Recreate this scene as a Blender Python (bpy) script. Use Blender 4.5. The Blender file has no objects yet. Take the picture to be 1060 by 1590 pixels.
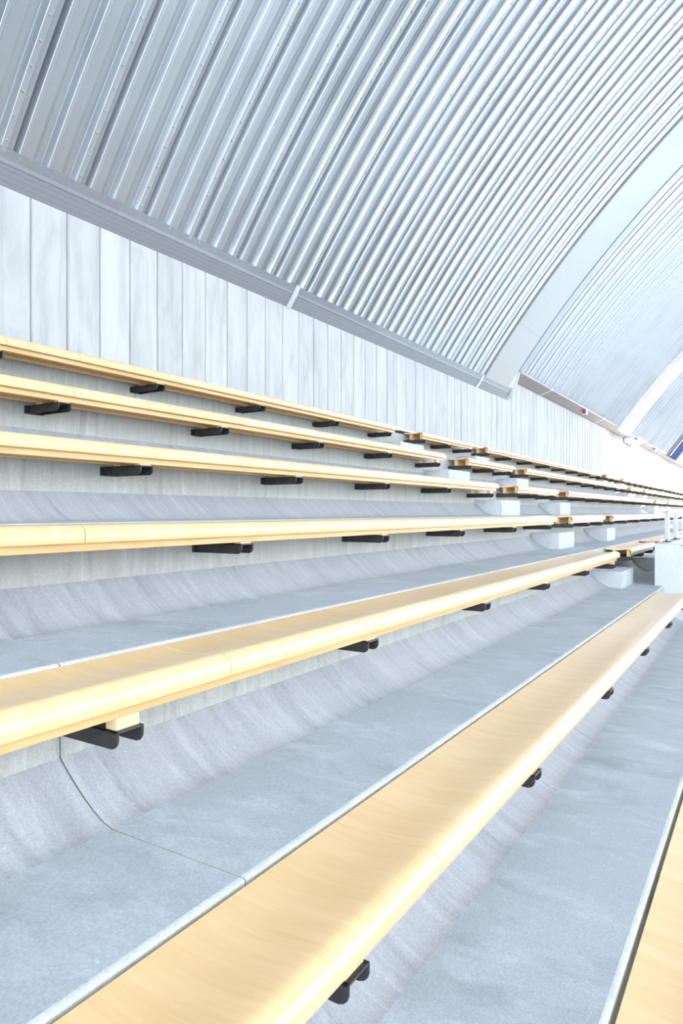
import bpy, bmesh, math, random
from mathutils import Vector, noise
random.seed(4)
C = bpy.context.scene.collection
S = bpy.context.scene
R = math.radians

# ------------------------------------------------------------------ camera, light, exposure
cam = bpy.data.cameras.new('camera'); cam.lens = 24.0; cam.sensor_width = 36; cam.sensor_fit = 'AUTO'
cam.clip_start = .02; cam.clip_end = 500
co = bpy.data.objects.new('camera', cam); C.objects.link(co)
co.location = (0, 0, 0); co.rotation_euler = (R(90), 0, R(32.1 - 90))
S.camera = co
S.view_settings.view_transform = 'Standard'; S.view_settings.look = 'None'
S.view_settings.gamma = 1; S.view_settings.use_curve_mapping = False
S.view_settings.exposure = 1.80

w = bpy.data.worlds.new('sky'); S.world = w; w.use_nodes = True
nt = w.node_tree; nt.nodes.clear()
bg = nt.nodes.new('ShaderNodeBackground'); ou = nt.nodes.new('ShaderNodeOutputWorld')
bg.inputs[0].default_value = (.80, .90, 1.0, 1); bg.inputs[1].default_value = 1.5
nt.links.new(bg.outputs[0], ou.inputs[0])
# overcast sky, brighter over the two open ends of the vault than over the pitch
tc = nt.nodes.new('ShaderNodeTexCoord'); vm = nt.nodes.new('ShaderNodeSeparateXYZ'); nt.links.new(tc.outputs['Generated'], vm.inputs[0])
rr = nt.nodes.new('ShaderNodeMapRange'); rr.inputs['From Min'].default_value = -1; rr.inputs['From Max'].default_value = 1
rr.inputs['To Min'].default_value = 0; rr.inputs['To Max'].default_value = 1
nt.links.new(vm.outputs[0], rr.inputs[0])
cr = nt.nodes.new('ShaderNodeValToRGB'); e = cr.color_ramp.elements
e[0].position = 0; e[0].color = (1, 1, 1, 1); e[1].position = 1; e[1].color = (.8, .8, .8, 1)
k = e.new(.28); k.color = (.52, .52, .52, 1); k = e.new(.7); k.color = (.42, .42, .42, 1)
nt.links.new(rr.outputs[0], cr.inputs[0])
ml = nt.nodes.new('ShaderNodeMath'); ml.operation = 'MULTIPLY'; ml.inputs[1].default_value = 2.7
nt.links.new(cr.outputs[0], ml.inputs[0]); nt.links.new(ml.outputs[0], bg.inputs[1])

SUN_EL, SUN_AZ = 41, 16
sun = bpy.data.lights.new('sun', 'SUN'); sun.energy = 3.0; sun.angle = R(7); sun.color = (1, .965, .91)
so = bpy.data.objects.new('sun', sun); C.objects.link(so)
# light arrives from the open pitch side (-Y), a little from the far end (+X)
d = Vector((math.sin(R(SUN_AZ)) * math.cos(R(SUN_EL)), -math.cos(R(SUN_AZ)) * math.cos(R(SUN_EL)), math.sin(R(SUN_EL))))
so.rotation_euler = d.to_track_quat('Z', 'Y').to_euler(); so.location = d * 40

# ------------------------------------------------------------------ materials
def new_mat(name):
    m = bpy.data.materials.new(name); m.use_nodes = True
    t = m.node_tree; b = t.nodes['Principled BSDF']
    return m, t, b
def N(t, ty, **k):
    n = t.nodes.new(ty)
    for a, v in k.items(): setattr(n, a, v)
    return n
def noise_tex(t, vec, scale, detail=4, rough=.55, dist=0):
    n = N(t, 'ShaderNodeTexNoise'); n.inputs['Scale'].default_value = scale
    n.inputs['Detail'].default_value = detail; n.inputs['Roughness'].default_value = rough
    n.inputs['Distortion'].default_value = dist
    t.links.new(vec, n.inputs['Vector']); return n.outputs['Fac']
def mapping(t, scale=(1, 1, 1), src='Object', rot=(0, 0, 0)):
    tc = N(t, 'ShaderNodeTexCoord'); mp = N(t, 'ShaderNodeMapping')
    mp.inputs['Scale'].default_value = scale; mp.inputs['Rotation'].default_value = rot
    t.links.new(tc.outputs[src], mp.inputs[0]); return mp.outputs[0]
def ramp(t, fac, stops):
    r = N(t, 'ShaderNodeValToRGB'); e = r.color_ramp.elements
    while len(e) < len(stops): e.new(.5)
    for i, (p, c) in enumerate(stops):
        e[i].position = p; e[i].color = (*c, 1) if len(c) == 3 else c
    t.links.new(fac, r.inputs[0]); return r.outputs[0]
def mix(t, fac, a, b, mode='MIX'):
    m = N(t, 'ShaderNodeMix', data_type='RGBA', blend_type=mode)
    if isinstance(fac, float): m.inputs[0].default_value = fac
    else: t.links.new(fac, m.inputs[0])
    for i, s in ((6, a), (7, b)):
        if isinstance(s, tuple): m.inputs[i].default_value = (*s, 1)
        else: t.links.new(s, m.inputs[i])
    return m.outputs[2]
def bump(t, b, h, strength, dist=.01):
    n = N(t, 'ShaderNodeBump'); n.inputs['Strength'].default_value = strength; n.inputs['Distance'].default_value = dist
    t.links.new(h, n.inputs['Height']); t.links.new(n.outputs[0], b.inputs['Normal'])

def concrete(name, c0, c1, stain, streak=(1, 1, 1), rough=.8, st_lo=.54, st_amt=.5):
    m, t, b = new_mat(name)
    v = mapping(t); vs = mapping(t, streak)
    big = noise_tex(t, v, 1.3, 5, .6, .3)
    mid = noise_tex(t, vs, 4.5, 7, .65, .2)
    fine = noise_tex(t, v, 130, 3, .6)
    base = mix(t, big, c0, c1)
    base = mix(t, ramp(t, mid, [(st_lo, (0, 0, 0)), (st_lo + .2, (st_amt,) * 3)]), base, stain)
    pale = noise_tex(t, vs, 5, 7, .72, .4)
    base = mix(t, ramp(t, pale, [(.5, (0, 0, 0)), (.72, (.6,) * 3)]), base, tuple(min(1, x * 1.3) for x in c1))
    drk = noise_tex(t, mapping(t, tuple(q * .8 for q in streak)), 2.1, 8, .74, .6)
    base = mix(t, ramp(t, drk, [(.55, (0, 0, 0)), (.72, (.8,) * 3)]), base, stain)
    g = ramp(t, fine, [(.3, (.84,) * 3), (.7, (1.1,) * 3)])
    base = mix(t, 1.0, base, g, 'MULTIPLY')
    spk = noise_tex(t, v, 60, 2, .5)
    base = mix(t, ramp(t, spk, [(.70, (0, 0, 0)), (.76, (.3,) * 3)]), base, tuple(min(1, x * 1.7) for x in c1))
    t.links.new(base, b.inputs['Base Color']); b.inputs['Roughness'].default_value = rough
    bump(t, b, fine, .12, .004)
    return m

M = {}
M['tread'] = concrete('tread_concrete', (.345, .375, .41), (.44, .475, .512), (.25, .27, .295), (1, .45, 1), .62, .55, .55)
M['cove'] = concrete('cove_concrete', (.35, .36, .385), (.44, .45, .475), (.24, .25, .265), (3.2, .35, .35), .7, .52, .45)
M['riser'] = concrete('riser_concrete', (.39, .39, .36), (.46, .46, .43), (.27, .27, .25), (3.5, 1, .25), .85, .52, .5)
M['block'] = concrete('block_concrete', (.46, .475, .49), (.54, .555, .57), (.38, .395, .41), (2, 1, .5), .8, .58, .4)
M['arris'] = concrete('lit_arris_concrete', (.50, .525, .55), (.58, .605, .63), (.36, .38, .4), (1, 1, 1), .7, .58, .4)  # paler than the tread: light caught on the lip, put into its colour

# the formed wall: every board cast has its own tone
m, t, b = new_mat('board_formed_concrete'); M['wall'] = m
PITCH = .3425; PH = 3.401
tc = N(t, 'ShaderNodeTexCoord'); sx = N(t, 'ShaderNodeSeparateXYZ'); t.links.new(tc.outputs['Object'], sx.inputs[0])
a1 = N(t, 'ShaderNodeMath', operation='SUBTRACT'); t.links.new(sx.outputs[0], a1.inputs[0]); a1.inputs[1].default_value = PH
a2 = N(t, 'ShaderNodeMath', operation='DIVIDE'); t.links.new(a1.outputs[0], a2.inputs[0]); a2.inputs[1].default_value = PITCH
a3 = N(t, 'ShaderNodeMath', operation='FLOOR'); t.links.new(a2.outputs[0], a3.inputs[0])
wn = N(t, 'ShaderNodeTexWhiteNoise', noise_dimensions='1D'); t.links.new(a3.outputs[0], wn.inputs['W'])
cb = N(t, 'ShaderNodeCombineXYZ'); t.links.new(a3.outputs[0], cb.inputs[1]); t.links.new(sx.outputs[0], cb.inputs[0]); t.links.new(sx.outputs[2], cb.inputs[2])
mp = N(t, 'ShaderNodeMapping'); mp.inputs['Scale'].default_value = (5, 7.3, 1.2); t.links.new(cb.outputs[0], mp.inputs[0])
n1 = noise_tex(t, mp.outputs[0], 1.0, 6, .6, .7)
mp2 = N(t, 'ShaderNodeMapping'); mp2.inputs['Scale'].default_value = (14, 3.7, .5); t.links.new(cb.outputs[0], mp2.inputs[0])
n2 = noise_tex(t, mp2.outputs[0], 1.0, 5, .6, .3)
col = ramp(t, n1, [(.25, (.34, .346, .35)), (.5, (.44, .446, .45)), (.75, (.51, .514, .518))])
col = mix(t, ramp(t, n2, [(.5, (0, 0, 0)), (.72, (.5,) * 3)]), col, (.30, .295, .295))
tone = ramp(t, wn.outputs[0], [(0, (.95, .95, .955)), (.5, (.99, .99, .99)), (1, (1.035, 1.03, 1.02))])
col = mix(t, 1.0, col, tone, 'MULTIPLY')
t.links.new(col, b.inputs['Base Color']); b.inputs['Roughness'].default_value = .7
bump(t, b, n1, .15, .01)

def galv(name, col, rough, metal, spangle=.5, streak=(1, 1, 1)):
    m, t, b = new_mat(name)
    v = mapping(t, streak)
    n = noise_tex(t, v, .7, 2, .5); f = noise_tex(t, mapping(t, (1, 1, 1)), 24, 3, .6)
    c = mix(t, ramp(t, n, [(.35, (0,) * 3), (.65, (1,) * 3)]), tuple(x * .94 for x in col), tuple(min(1, x * 1.05) for x in col))
    c = mix(t, 1.0, c, ramp(t, f, [(.3, (1 - .16 * spangle,) * 3), (.7, (1 + .08 * spangle,) * 3)]), 'MULTIPLY')
    t.links.new(c, b.inputs['Base Color']); b.inputs['Metallic'].default_value = metal
    r = ramp(t, n, [(.3, (rough * .8,) * 3), (.7, (rough * 1.25,) * 3)])
    t.links.new(r, b.inputs['Roughness'])
    return m
M['roof'] = galv('galvanised_roof_sheet', (.41, .43, .46), .36, .9, 0)
M['flash'] = galv('grey_steel_flashing', (.30, .32, .36), .38, .6, .5)
M['soffit'] = galv('brown_grey_soffit', (.36, .34, .33), .5, .3, .4)
M['band'] = galv('smooth_steel_band', (.42, .43, .44), .45, .5, .4, (1, .5, .5))
M['bandw'] = galv('white_steel_band', (.62, .61, .60), .5, .1, .3)
M['strap'] = galv('pale_cover_strap', (.60, .62, .64), .45, .3, .3)
M['dark'] = galv('dark_steel', (.04, .042, .046), .5, .4, .5)
M['endgrey'] = galv('grey_far_roof', (.45, .49, .54), .5, .3, .4)
M['blue'] = galv('blue_sheet', (.012, .045, .20), .45, .1, .4)
M['beige'] = galv('beige_beam', (.62, .58, .54), .6, 0, .4)
M['rail'] = galv('pale_grey_painted_steel', (.48, .50, .47), .4, .1, .3)
M['railw'] = galv('white_painted_steel', (.82, .84, .86), .35, .1, .3)

m, t, b = new_mat('perforated_steel'); M['perf'] = m
br = N(t, 'ShaderNodeTexVoronoi'); br.inputs['Scale'].default_value = 90; br.inputs['Randomness'].default_value = 0
t.links.new(mapping(t), br.inputs['Vector'])
t.links.new(ramp(t, br.outputs['Distance'], [(.25, (.12, .13, .145)), (.36, (.26, .275, .31))]), b.inputs['Base Color'])
b.inputs['Metallic'].default_value = .4; b.inputs['Roughness'].default_value = .45

# birch ply: veneer grain runs front to back; each panel has its own tone
def wood(name, c0, c1, c2, rough, coat, edge=False):
    m, t, b = new_mat(name)
    oi = N(t, 'ShaderNodeObjectInfo')
    tc = N(t, 'ShaderNodeTexCoord'); ad = N(t, 'ShaderNodeVectorMath', operation='ADD')
    sc = N(t, 'ShaderNodeVectorMath', operation='SCALE'); sc.inputs[0].default_value = (37, 11, 5)
    t.links.new(oi.outputs['Random'], sc.inputs['Scale'])
    t.links.new(tc.outputs['Object'], ad.inputs[0]); t.links.new(sc.outputs[0], ad.inputs[1])
    mp = N(t, 'ShaderNodeMapping'); mp.inputs['Scale'].default_value = (9, 1.1, 2) if not edge else (1.2, 10, 14)
    t.links.new(ad.outputs[0], mp.inputs[0])
    g = noise_tex(t, mp.outputs[0], 1.6, 6, .6, 1.0)
    mp2 = N(t, 'ShaderNodeMapping'); mp2.inputs['Scale'].default_value = (90, 4, 6) if not edge else (5, 90, 90)
    t.links.new(ad.outputs[0], mp2.inputs[0])
    f = noise_tex(t, mp2.outputs[0], 1.0, 3, .6)
    col = ramp(t, g, [(.25, c0), (.5, c1), (.75, c2)])
    col = mix(t, 1.0, col, ramp(t, f, [(.3, (.95,) * 3), (.7, (1.03,) * 3)]), 'MULTIPLY')
    col = mix(t, 1.0, col, ramp(t, oi.outputs['Random'], [(0, (.92, .89, .85)), (1, (1.05, 1.05, 1.06))]), 'MULTIPLY')
    t.links.new(col, b.inputs['Base Color']); b.inputs['Roughness'].default_value = rough
    b.inputs['Coat Weight'].default_value = coat; b.inputs['Coat Roughness'].default_value = .18
    return m
M['ply'] = wood('lacquered_birch_ply', (.72, .485, .235), (.765, .535, .275), (.80, .585, .325), .33, .45)
M['beam'] = wood('softwood_rail', (.58, .325, .12), (.66, .40, .165), (.72, .48, .23), .5, .1, True)
M['pack'] = wood('pale_softwood_packer', (.66, .47, .25), (.74, .56, .32), (.80, .64, .4), .6, 0, True)
m, t, b = new_mat('black_painted_steel'); M['steel'] = m
t.links.new(ramp(t, noise_tex(t, mapping(t), 25, 4, .6), [(.3, (.022, .022, .023)), (.7, (.038, .038, .039))]), b.inputs['Base Color'])
b.inputs['Roughness'].default_value = .42; b.inputs['Metallic'].default_value = .2
m, t, b = new_mat('black_gap_shade'); M['void'] = m; b.inputs['Base Color'].default_value = (.015, .016, .018, 1); b.inputs['Roughness'].default_value = .9
m, t, b = new_mat('red_lens'); M['red'] = m; b.inputs['Base Color'].default_value = (.42, .03, .03, 1); b.inputs['Roughness'].default_value = .25
m, t, b = new_mat('white_plastic'); M['white'] = m; b.inputs['Base Color'].default_value = (.85, .85, .85, 1); b.inputs['Roughness'].default_value = .4
m, t, b = new_mat('pitch_ground'); M['ground'] = m
t.links.new(ramp(t, noise_tex(t, mapping(t), .5, 4, .6), [(.3, (.15, .17, .18)), (.7, (.21, .23, .24))]), b.inputs['Base Color']); b.inputs['Roughness'].default_value = .9

# ------------------------------------------------------------------ helpers
def link(name, verts, faces, mats, parent=None, smooth=False, fm=None, loc=None):
    me = bpy.data.meshes.new(name); me.from_pydata([tuple(v) for v in verts], [], faces)
    for k in (mats if isinstance(mats, (list, tuple)) else [mats]): me.materials.append(M[k])
    if fm: me.polygons.foreach_set('material_index', fm)
    me.update()
    bm = bmesh.new(); bm.from_mesh(me); bmesh.ops.recalc_face_normals(bm, faces=bm.faces); bm.to_mesh(me); bm.free()
    if smooth:
        for p in me.polygons: p.use_smooth = True
        if smooth is not True: me.set_sharp_from_angle(angle=R(smooth))
    o = bpy.data.objects.new(name, me); C.objects.link(o); o.parent = parent
    if loc: o.location = loc
    return o
def extr(profile, x0, x1, closed=True, V=None, F=None, seg=None):
    """extrude a (y,z) profile along x into the given lists; seg gives one material index per edge"""
    V = [] if V is None else V; F = [] if F is None else F
    n = len(profile); b0 = len(V)
    V += [(x0, y, z) for y, z in profile] + [(x1, y, z) for y, z in profile]
    k = n if closed else n - 1
    fm = []
    for i in range(k):
        j = (i + 1) % n
        F.append((b0 + i, b0 + j, b0 + n + j, b0 + n + i)); fm.append(seg[i] if seg else 0)
    if closed:
        F.append(tuple(b0 + i for i in range(n))[::-1]); F.append(tuple(b0 + n + i for i in range(n))); fm += [seg[-1] if seg else 0] * 2
    return V, F, fm
def box(V, F, x0, x1, y0, y1, z0, z1):
    b = len(V)
    V += [(x0, y0, z0), (x1, y0, z0), (x1, y1, z0), (x0, y1, z0), (x0, y0, z1), (x1, y0, z1), (x1, y1, z1), (x0, y1, z1)]
    F += [(b, b + 3, b + 2, b + 1), (b + 4, b + 5, b + 6, b + 7), (b, b + 1, b + 5, b + 4), (b + 1, b + 2, b + 6, b + 5), (b + 2, b + 3, b + 7, b + 6), (b + 3, b, b + 4, b + 7)]
def empty(name, loc):
    o = bpy.data.objects.new(name, None); C.objects.link(o); o.location = loc; o.empty_display_size = .2; return o
def tag(o, label, cat, group=None):
    o['label'] = label; o['category'] = cat
    if group: o['group'] = group
    return o
def struct(o): o['kind'] = 'structure'; return o
def bevel(o, wdt, seg=2):
    md = o.modifiers.new('bevel', 'BEVEL'); md.width = wdt; md.segments = seg; md.limit_method = 'ANGLE'; md.angle_limit = R(40)
    return o

# ------------------------------------------------------------------ the stepped terrace
BW = .345                      # bench width, back edge to nose
#          nose Y, top Z, name of the row
ROWS = [(.016, -1.41), (.798, -.963), (1.571, -.4935), (2.344, -.054), (3.117, .392), (3.89, .833), (4.663, 1.278)]
lev = [(y + BW, z + .004) for y, z in ROWS]           # lip of each tread
def below(k): return (lev[0][0] - .773 * k, lev[0][1] - .43 * k)
LV = [below(k) for k in range(6, 0, -1)] + lev         # lips from the pitch up
def terrace_profile(ymin=None):
    pts = []; seg = []
    ks = [k for k in range(len(LV)) if ymin is None or LV[k][0] > ymin - .03]
    for i, k in enumerate(ks):
        ye, ze = LV[k]; ze0 = ze
        top = (k == len(LV) - 1)
        if i == 0:
            pts += [(ye + .012 if ymin is None else ymin, ze - 1.6)]; seg.append(2)
            if ymin is None: pass
        yr = ye + .018
        if i > 0:
            zl = LV[k - 1][1]
            # cove rising out of the lower tread, then the riser
            for q in range(7):
                u = q / 6
                pts.append((yr - .25 + .25 * u, zl + .168 * (u ** 1.45))); seg.append(1)
            seg[-1] = 2
        if top:
            pts.append((yr, ze - .022)); seg.append(2); pts.append((yr + .5, ze - .022)); seg.append(2)
            pts.append((yr + .5, ze - 8)); seg.append(2)
            pts.append((pts[0][0], ze - 8)); seg.append(2)
            break
        r = .009
        pts.append((yr, ze - r)); seg.append(3)
        pts.append((yr + r * .3, ze - r * .3)); seg.append(3)
        pts.append((yr + r, ze)); seg.append(3)
        pts.append((yr + .02, ze)); seg.append(0)
    return pts, seg
J = [1.38 + 3.0 * k for k in range(-3, 27)]
cuts = sorted(J + [9.86, 12.1])
V, F, FM = [], [], []
full = terrace_profile(); part = terrace_profile(1.16)
for a, b_ in zip(cuts[:-1], cuts[1:]):
    hole = a >= 9.8 and b_ <= 12.2
    p, s = part if hole else full
    g0 = .0028 if a in J else 0; g1 = .0028 if b_ in J else 0
    _, _, fm = extr(p, a + g0, b_ - g1, True, V, F, s); FM += fm
o = struct(link('floor', V, F, ['tread', 'cove', 'riser', 'arris'], None, 25, FM))
# dark lining seen through the open joints
V, F = [], []
for j in J[:8]:
    p = [(y + .02, z - .008) for y, z in full[0]]
    if 9.8 < j < 12.2: p = [(y + .02, z - .008) for y, z in part[0]]
    extr(p, j - .02, j + .02, True, V, F)
jl = link('joint_lining', V, F, 'tread', o)

V, F = [], []
box(V, F, -60, 140, -120, LV[0][0] + .3, LV[0][1] - .5, LV[0][1] - .25)
struct(link('floor', V, F, 'ground'))

# ------------------------------------------------------------------ wall of vertical boards
YW = 5.15
def wall(name, x0, x1, z0, z1):
    V, F = [], []
    xs = []
    k = math.ceil((x0 - PH) / PITCH)
    pts = [(x0, YW)]
    while PH + k * PITCH < x1:
        x = PH + k * PITCH; off = random.uniform(-.006, .004)
        if x - .012 > x0:
            pts += [(x - .007, YW), (x - .004, YW + .016), (x + .003, YW + .016), (x + .006, YW - random.choice((0, .005, .008))), (x + .016, YW)]
        k += 1
    pts += [(x1, YW), (x1, YW + .3), (x0, YW + .3)]
    n = len(pts)
    V = [(x, y, z0) for x, y in pts] + [(x, y, z1) for x, y in pts]
    for i in range(n):
        j = (i + 1) % n; F.append((i, j, n + j, n + i))
    F.append(tuple(range(n))[::-1]); F.append(tuple(range(n, 2 * n)))
    return struct(link(name, V, F, 'wall'))
wall('wall_back', -7.8, 15.5, 1.33, 2.584)
wall('wall_back', 15.5, 82, 1.33, 3.125)
V, F = [], []
box(V, F, -7.8, 82, YW - .1, YW + .3, 1.318, 1.345)
o = struct(link('trim_1', V, F, 'strap'))
V, F = [], []
box(V, F, -7.8, 82, YW + .08, YW + .12, 1.2, 1.32)
struct(link('gap_shade_strip', V, F, 'void'))  # black strip standing in for the shade in the gap below the wall

# ------------------------------------------------------------------ arched roof
def arc(l, off=0):
    """point of the roof curve at arc length l (off = outward)"""
    a0 = R(56.3); kap = R(2.62)
    rad = 1 / kap
    a = a0 - kap * l
    y = 5.0 - rad * (math.sin(a0) * 0 + (math.sin(a0) - math.sin(a)) * 1) if False else None
    # direction is (-cos a, sin a); integrate
    y = 5.0 + rad * (math.sin(a) - math.sin(a0))
    z = 2.80 + rad * (math.cos(a) - math.cos(a0))
    return (y + off * math.sin(a), z + off * math.cos(a))
def ribprof(x0, n, pitch, depth=.062):
    """(x, off) points of n corrugations: narrow inner crest, steep webs, wide pan with one soft stiffening swage;
    every third crest is wider (the lapped, screwed one)"""
    out = []
    pos = [x0 + (i // 3) * pitch * 3 + CREST[i % 3] for i in range(n + 1)]
    for i in range(n):
        x = pos[i]; xn = pos[i + 1]
        hw = .025 if i % 3 == 0 else .014
        hw2 = .025 if (i + 1) % 3 == 0 else .014
        e1 = x + hw; e2 = e1 + .024
        e4 = xn - hw2; e3 = e4 - .026
        c = .005; dp = depth; d0 = depth - (.012 if i % 3 else 0)
        out += [(x - hw + c, 0), (e1 - c, 0), (e1 + c * .5, c), (e2 - c * .5, d0 - c), (e2 + c, d0)]
        if i % 3:
            m_ = e2 + (e3 - e2) * .42; q = (e3 - e2) * .30
            out += [(m_, d0), (m_ + q * .3, d0 + .002), (m_ + q * .7, dp - .002), (m_ + q, dp)]
        out += [(e3 - c, dp), (e3 + c * .5, dp - c), (e4 - c * .5, c)]
    return out
CREST = (0, .139, .390)
def corr(name, x0, x1, l0, l1, off, mat='roof', nl=56, pitch=.2217, screws=True, every=3, depth=.062):
    n = int(round((x1 - x0) / pitch))
    pr = [(x, o_) for x, o_ in ribprof(x0, n, pitch, depth) if x <= x1 + .02]
    ls = [l0 + (l1 - l0) * (i / nl) ** 1.15 for i in range(nl + 1)]
    V, F = [], []
    m_ = len(pr)
    for l in ls:
        for x, d_ in pr:
            y, z = arc(l, off + d_ + .004 * noise.noise(Vector((x * .9, l * 1.1, 3.1))) + .0016 * noise.noise(Vector((x * 6, l * 2.5, 0)))); V.append((x, y, z))
    for i in range(nl):
        for j in range(m_ - 1):
            a = i * m_ + j; F.append((a, a + 1, a + m_ + 1, a + m_))
    nb = len(V)
    if screws:
        for i in range(n):
            x = x0 + (i // 3) * pitch * 3 + CREST[i % 3]
            if x < .5: continue
            if i % 3 == 0:
                l = l0 + .09
                while l < min(l1, 13 if x < 15 else 8):
                    cap(V, F, x + random.uniform(-.004, .004), l, off, .014, .009); l += .185
            elif x < 15:
                l = l0 + .55 + .3 * ((i * 7) % 3)
                while l < min(l1, 12):
                    for g in (0, .22):
                        for q in range(3): 
                            for sx_ in (-.006, .006): cap(V, F, x + sx_, l + g + q * .020, off, .005, .006, 4)
                    l += 2.35
    o = struct(link(name, V, F, mat, None, 50))
    wn_ = o.modifiers.new('weighted', 'WEIGHTED_NORMAL'); wn_.weight = 100; wn_.keep_sharp = True
    return o
def cap(V, F, x, l, off, r, h, n=6):
    b = len(V)
    for ring, (rr, hh) in enumerate(((r, .001), (r * .75, -h * .7))):
        for k in range(n):
            a = 2 * math.pi * k / n
            y, z = arc(l + rr * math.sin(a), off + hh); V.append((x + rr * math.cos(a), y, z))
    y, z = arc(l, off - h); V.append((x, y, z))
    for k in range(n):
        j = (k + 1) % n
        F.append((b + k, b + j, b + n + j, b + n + k)); F.append((b + n + k, b + n + j, b + 2 * n))
X0R = .615 * 5.0 - 48 * .2217
LNEAR, LFAR = 27.0, 9.5  # unseen roof reach, shaped to shade the near tiers and sun the far wall
corr('ceiling', X0R, 13.75, -.02, LNEAR, 0, nl=70)
corr('ceiling', 14.9, 27.5, .41, LNEAR, .10, nl=70)
corr('ceiling', 29.25, 41.75, .41, LFAR, .10, nl=40)
def plate(name, x0, x1, l0, l1, off, th, mat, nl=40, joints=()):
    V, F = [], []
    pr = [(x0, off), (x1, off), (x1, off + th), (x0, off + th)]
    for i in range(nl + 1):
        for x, d_ in pr:
            y, z = arc(l0 + (l1 - l0) * i / nl, d_); V.append((x, y, z))
    for i in range(nl):
        for j in range(4):
            a = i * 4 + j; b = i * 4 + (j + 1) % 4; F.append((a, b, b + 4, a + 4))
    F.append((3, 2, 1, 0)); e = nl * 4; F.append((e, e + 1, e + 2, e + 3))
    return struct(link(name, V, F, mat, None, 30))
bd = plate('trim_3', 13.54, 15.0, 0, LNEAR, -.015, .22, 'band')
# thin lap joints and screw dots across the smooth band
V, F = [], []
for l in (1.25, 2.9, 3.75, 3.83, 5.1, 7.0, 9.0):
    b = len(V)
    for x in (13.545, 14.995):
        for dl in (0, .012):
            y, z = arc(l + dl, -.017); V.append((x, y, z))
    F.append((b, b + 1, b + 3, b + 2))
for l in [i * .16 + .1 for i in range(70)]:
    for x in (13.62, 14.1, 14.55, 14.9): cap(V, F, x, l, -.015, .008, .006, 5)
link('lap_joint', V, F, 'flash', bd)
bd2 = plate('trim_4', 27.6, 29.4, .3, LFAR + 8, -.03, .25, 'bandw')
bd3 = plate('trim_5', 27.3, 27.6, .3, LFAR + 8, .03, .2, 'strap')
plate('trim_6', 41.6, 42.9, .35, LFAR, .08, .25, 'dark')
corr('ceiling', 42.8, 45.4, .35, LFAR, -.02, 'blue', 30, .2217, False)
plate('trim_7', 45.2, 46.4, .35, LFAR, -.12, .25, 'beige')
plate('ceiling', 46.4, 52.5, .35, LFAR, .0, .12, 'endgrey')

# flashing between wall and roof
V, F = [], []
P = [(5.15, 2.584), (5.06, 2.715), (5.05, 2.722), (5.035, 2.75), (4.99, 2.812), (5.10, 2.886), (5.3, 2.88), (5.3, 2.584)]
_, _, fm = extr(P, -7.8, 15.3, True, V, F, [0, 1, 1, 1, 1, 1, 1, 1])
cor = struct(link('trim_8', V, F, ['perf', 'flash'], None, False, fm))
for xs_ in (6.90, 13.42):
    V, F = [], []
    extr([(5.158, 2.575), (5.055, 2.722), (4.988, 2.83), (4.975, 2.82), (5.04, 2.71), (5.14, 2.565)], xs_, xs_ + .075, True, V, F)
    link('cover_strap', V, F, 'strap', cor)
V, F = [], []
extr([(5.15, 3.105), (5.12, 3.09), (4.84, 3.19), (4.825, 3.225), (5.0, 3.345), (5.4, 3.4), (5.4, 3.105)], 15.5, 60, True, V, F)
cor2 = struct(link('trim_9', V, F, 'soffit'))
for xs_ in (18.0, 24.6, 33.5, 40):
    V, F = [], []
    extr([(5.15, 3.09), (5.12, 3.08), (4.83, 3.18), (4.81, 3.24), (4.84, 3.25), (5.16, 3.12)], xs_, xs_ + .12, True, V, F)
    link('cover_strap', V, F, 'strap', cor2)
# pier end where the wall steps up beside the smooth band
V, F = [], []
extr([(5.15, 2.584), (5.03, 2.70), (4.96, 2.86), (4.86, 3.20), (5.4, 3.25), (5.4, 2.584)], 15.3, 15.5, True, V, F)
struct(link('trim_10', V, F, 'wall'))

# ------------------------------------------------------------------ benches
def seat_profile():
    top = []
    W = BW
    for i in range(9):                      # gentle hollow
        u = i / 8; y = -u * (W - .052)
        top.append((y, -.013 * math.sin(math.pi * min(1, u * 1.05)) + .002 * u))
    cy, cz, r = -(W - .052), -.046, .048
    for i in range(1, 10):
        a = R(90 + i * 13.2)
        top.append((cy + (r + .004) * math.cos(a), cz + r * math.sin(a) * (1 if i < 7 else 1.1)))
    bot = []
    for i, (y, z) in enumerate(top):
        if i == 0: nrm = Vector((0, -1))
        else:
            a = Vector(top[min(i + 1, len(top) - 1)]) - Vector(top[i - 1]); nrm = Vector((-a.y, a.x)).normalized()
            if nrm.y > 0 and i < 9: nrm = -nrm
        if i >= 9:
            nrm = (Vector((cy, cz)) - Vector((y, z))).normalized()
        bot.append((y + nrm.x * .014, z + nrm.y * .014))
    return top + bot[::-1]
SP = seat_profile()
NOSEZ = min(z for y, z in SP)
BEAMZ = -.107
def seat_panel(parent, a, b, ends):
    V, F = [], []
    extr(SP, 0, b - a, True, V, F)
    return link('seat_panel', V, F, 'ply', parent, 38, None, (a - parent.location.x, 0, 0))
_bk = {}
def bracket_mesh():
    """channel section, open side down, flanges rounded off at the tip"""
    W2, H, T, L0, L1 = .05, .055, .008, .02, -.322
    V, F = [], []
    side = [(L0, 0), (L1, 0), (L1, -.028), (L1 + .005, -.041), (L1 + .014, -.050), (L1 + .028, -H), (L0, -H)]
    for x0, x1 in ((-W2, -W2 + T), (W2 - T, W2)):
        extr(side, x0, x1, True, V, F)
    extr([(L0, 0), (L1, 0), (L1, -T), (L0, -T)], -W2, W2, True, V, F)
    b = len(V)
    box(V, F, -.07, .07, L0 - .012, L0 + .004, -H, .0)     # fixing plate against the riser
    return V, F
BV, BF = bracket_mesh()
BM = None
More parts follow.
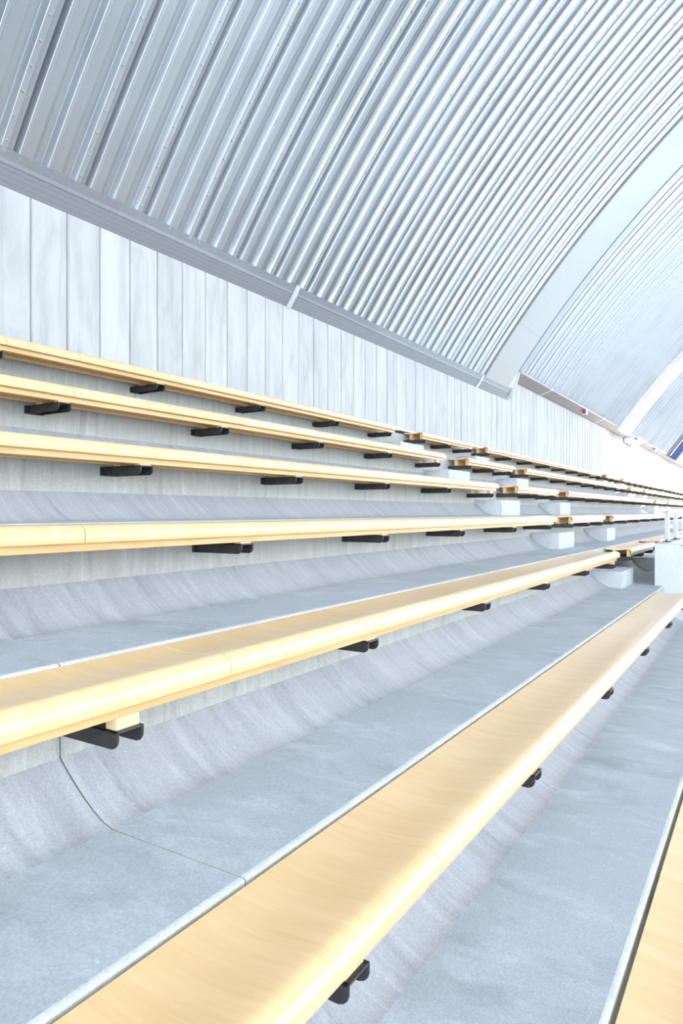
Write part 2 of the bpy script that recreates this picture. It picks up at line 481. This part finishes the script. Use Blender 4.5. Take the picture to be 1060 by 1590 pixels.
def bench(x0, x1, ry, zt, joints, brackets, label, packs=(), s=0):
    global BM
    root = empty('bench', (x0, ry + BW, zt)); tag(root, label, 'bench', 'plywood benches along the terrace')
    xs = [x0] + [j for j in joints if x0 + .15 < j < x1 - .15] + [x1]
    for a, b in zip(xs[:-1], xs[1:]):
        seat_panel(root, a + (.002 if a > x0 else 0), b - (.002 if b < x1 else 0), None)
    for nm, y0, y1, zt_ in (('front_rail', -.312, -.268, -.016), ('rear_rail', -.135, -.085, -.026)):
        V, F = [], []
        box(V, F, .03, x1 - x0 - .03, y0, y1, BEAMZ, zt_)
        bevel(link(nm, V, F, 'beam', root), .003)
    for i, bx in enumerate(brackets):
        drop = .036 if i in packs else .008
        if BM is None:
            o = link('bracket', BV, BF, 'steel', root); BM = o.data; bevel(o, .003)
        else:
            o = bpy.data.objects.new('bracket', BM); C.objects.link(o); o.parent = root; bevel(o, .003)
        o.location = (bx - x0, 0, BEAMZ - drop)
        if s > 2: continue
        for y0, y1 in ((-.308, -.262), (-.14, -.08)):
            V, F = [], []
            box(V, F, -.042, .042, y0, y1, BEAMZ - drop, BEAMZ + .001)
            p = link('packing_block', V, F, 'pack', root); p.location = (bx - x0, 0, 0)
    return root
J1 = [-3.75, -2.64, -1.53, -.43, .68, 1.79, 2.89, 3.51, 4.61, 5.73, 6.84, 7.95]
B1 = [-3.15, -1.61, -.15, 1.375, 2.83, 4.39, 5.86, 7.37, 8.80]
def rng(a, b, st): 
    out = []; x = a
    while x < b: out.append(x); x += st
    return out
SECT = [(-4.4, 9.0, J1, B1),
        (9.88, 12.10, [10.99], [9.97, 11.0, 11.98]),
        (12.84, 23.62, rng(13.95, 23.5, 1.11), [12.93, 14.3, 15.8, 17.3, 18.8, 20.3, 21.8, 23.4]),
        (24.32, 26.8, [25.5], [24.42, 25.6, 26.7]),
        (27.5, 38.3, rng(28.6, 38, 1.11), [27.6, 29, 30.5, 32, 33.5, 35, 36.5, 38.1]),
        (39.0, 41.4, [40.2], [39.1, 40.2, 41.3]),
        (42.1, 53.0, rng(43.2, 52, 1.11), [42.2, 44, 46, 48, 50, 52.8])]
RN = ['lowest', 'second lowest', 'third', 'fourth', 'fifth', 'sixth', 'topmost']
# rows as the photo shows them, counted from the front
SIDE = ['left of the first aisle steps', 'between the first and second aisles, short', 'beyond the second aisle',
        'between the far pair of aisles', 'beyond the far pair of aisles', 'last short one before the far end', 'at the far end beyond the last aisle']
RW = {0: 'bench seat in the bottom right corner, only its wooden top showing',
      1: 'long honey plywood bench crossing the foreground diagonally, nearest full bench',
      2: 'long honey plywood bench, second full one from the foreground'}
ROWN = {1: 'nearest row', 2: 'second row up', 3: 'third row up', 4: 'fourth row up',
        5: 'next-to-top row', 6: 'top row by the wall'}
for r, (ry, zt) in enumerate(ROWS):
    for s, (a, b, jj, bb) in enumerate(SECT):
        if r == 0 and s > 0: continue
        if r == 1 and s > 0: continue
        if r == 2 and s > 2: continue
        if r == 3 and s > 4: continue
        if s == 0:
            if r == 0: lab = 'plywood bench at the bottom right corner, only its flat top in view'
            elif r == 1: lab = 'long plywood bench sweeping across the bottom foreground, nearest full bench'
            else: lab = 'long plywood bench left of the aisle, ' + ROWN[r]
        else:
            lab = 'plywood bench ' + SIDE[s] + ', ' + ROWN[r]
        packs = ()
        if s == 0: packs = {2: (3, 8), 1: (), 4: (), 5: (8,), 4: (8,)}.get(r, ())
        rt = bench(a, b, ry, zt, jj, bb, lab, packs, s)
        if r == 1: rt.scale.y = 1.027

# ------------------------------------------------------------------ concrete half steps in the aisles
AIS = [(9.06, 9.86, 'first aisle'), (12.14, 12.84, 'second aisle'), (23.66, 24.3, 'third aisle'), (26.84, 27.46, 'fourth aisle'), (38.34, 38.96, 'fifth aisle')]
for r in range(2, 7):
    ye, ze = lev[r]; yr = ye + .018; zl = lev[r - 1][1]
    for q, (a, b, nm) in enumerate(AIS):
        if q > 1 and r < 4 and not (q == 2 and r == 3): continue
        if q == 4 and r < 5: continue
        pr = [(yr - .38, zl), (yr - .38, zl + .215), (yr - .0, zl + .215), (yr, zl + .17)]
        for u in (.8, .6, .4, .2, 0): pr.append((yr - .25 + .25 * u, zl + .168 * (u ** 1.45)))
        V, F = [], []
        extr(pr, a, b, True, V, F)
        o = bevel(link('concrete_step', V, F, 'block', None), .006)
        rr = {2: 'second bench row up', 3: 'third bench row up', 4: 'fourth bench row up', 5: 'next-to-top bench row', 6: 'top bench row'}[r]
        tag(o, 'concrete half step in the %s, below the %s' % (nm, rr), 'step', 'concrete half steps in the aisles')

# ------------------------------------------------------------------ parapet round the stair opening, with handrails
def lipz(y): return -.41 if y >= 1.0 else -.41 - (1.0 - y) * .57
V, F = [], []
side = [(1.275, -1.2), (1.275, -.41), (1.0, -.41), (-1.6, -1.892), (-1.6, -4.6), (.1, -4.6), (1.275, -3.4)]
extr(side, 9.71, 9.87, True, V, F)
extr([(1.275, -1.2), (1.275, -.41), (1.13, -.41), (1.13, -1.2)], 9.87, 12.1, True, V, F)
extr(side, 12.1, 12.26, True, V, F)
par = bevel(link('parapet', V, F, 'block'), .008)
tag(par, 'pale concrete parapet around the stair opening at the right edge', 'parapet')
hr = empty('handrail', (9.84, 1.22, -.41)); tag(hr, 'low grey steel guardrail with square posts, along the back of the concrete parapet', 'railing')
def post(parent, x, y, z0, z1, mw=.045, md=.045):
    L = parent.location
    V, F = [], []
    box(V, F, x - .03 - L.x, x + .03 - L.x, y - .028 - L.y, y + .028 - L.y, z0 - L.z, z1 - L.z)
    p = bevel(link('post', V, F, 'rail', parent), .003)
    V, F = [], []
    box(V, F, x - .085 - L.x, x + .085 - L.x, y - .055 - L.y, y + .055 - L.y, z0 - L.z, z0 + .010 - L.z)
    for sx_ in (-.068, .068): box(V, F, x + sx_ - .010 - L.x, x + sx_ + .010 - L.x, y - .012 - L.y, y + .012 - L.y, z0 - L.z, z0 + .03 - L.z)
    link('base_plate', V, F, 'dark', p)
for x in (10.35, 11.35): post(hr, x, 1.20, -.41, .015)
V, F = [], []
box(V, F, 0, 2.3, -.05, .02, .425, .445)
bevel(link('top_rail', V, F, 'railw', hr), .003)
hs = empty('handrail', (9.79, .95, -.44)); tag(hs, 'sloping white handrail descending on the near side of the parapet', 'railing')
for y in (.94, .0):
    z0 = lipz(y)
    V, F = [], []
    box(V, F, -.03, .03, y - .95 - .02, y - .95 + .02, z0 + .44 - .02, z0 + .44 + .41)
    p = bevel(link('post', V, F, 'rail', hs), .003)
    V, F = [], []
    box(V, F, -.06, .06, y - .95 - .05, y - .95 + .05, z0 + .44 - .03, z0 + .44 + .012)
    link('base_plate', V, F, 'dark', p)
V, F = [], []
extr([(.12, .445), (.12, .465), (-1.5, .465 - 1.62 * .57), (-1.5, .445 - 1.62 * .57)], -.04, .04, True, V, F)
bevel(link('top_rail', V, F, 'railw', hs), .003)

# ------------------------------------------------------------------ alarm lamps and box on the flashing
def lamp(x, y, z, big, label):
    root = empty('alarm_lamp', (x, y, z)); tag(root, label, 'lamp')
    V, F = [], []; n = 14
    r, h = .055, .13
    for k, (rr, hh) in enumerate(((r, 0), (r, h * .8), (r * .75, h), (0.001, h * 1.02))):
        for i in range(n):
            a = 2 * math.pi * i / n; V.append((hh - .02, -.06 + rr * math.cos(a), rr * math.sin(a)))
    for k in range(3):
        for i in range(n):
            j = (i + 1) % n; F.append((k * n + i, k * n + j, k * n + n + j, k * n + n + i))
    F.append(tuple(range(n)))
    link('lens', V, F, 'red', root, 40)
    V, F = [], []; box(V, F, .12, .20 if not big else .5, -.12, .03, -.065, .065 if not big else .12)
    bevel(link('mounting_box', V, F, 'white', root), .008)
lamp(21.9, 4.93, 3.10, False, 'small red warning lamp on the brownish flashing above the wall, nearer one')
lamp(37.0, 4.93, 3.12, True, 'far red warning lamp with a white box on the flashing above the wall')
V, F = [], []; box(V, F, 30.2, 32.2, 4.84, 5.12, 2.90, 3.08); box(V, F, 31.7, 32.2, 4.70, 4.84, 2.96, 3.22)
tag(bevel(link('equipment_box', V, F, 'white'), .02), 'white equipment box on the flashing beyond the far white roof band', 'box')
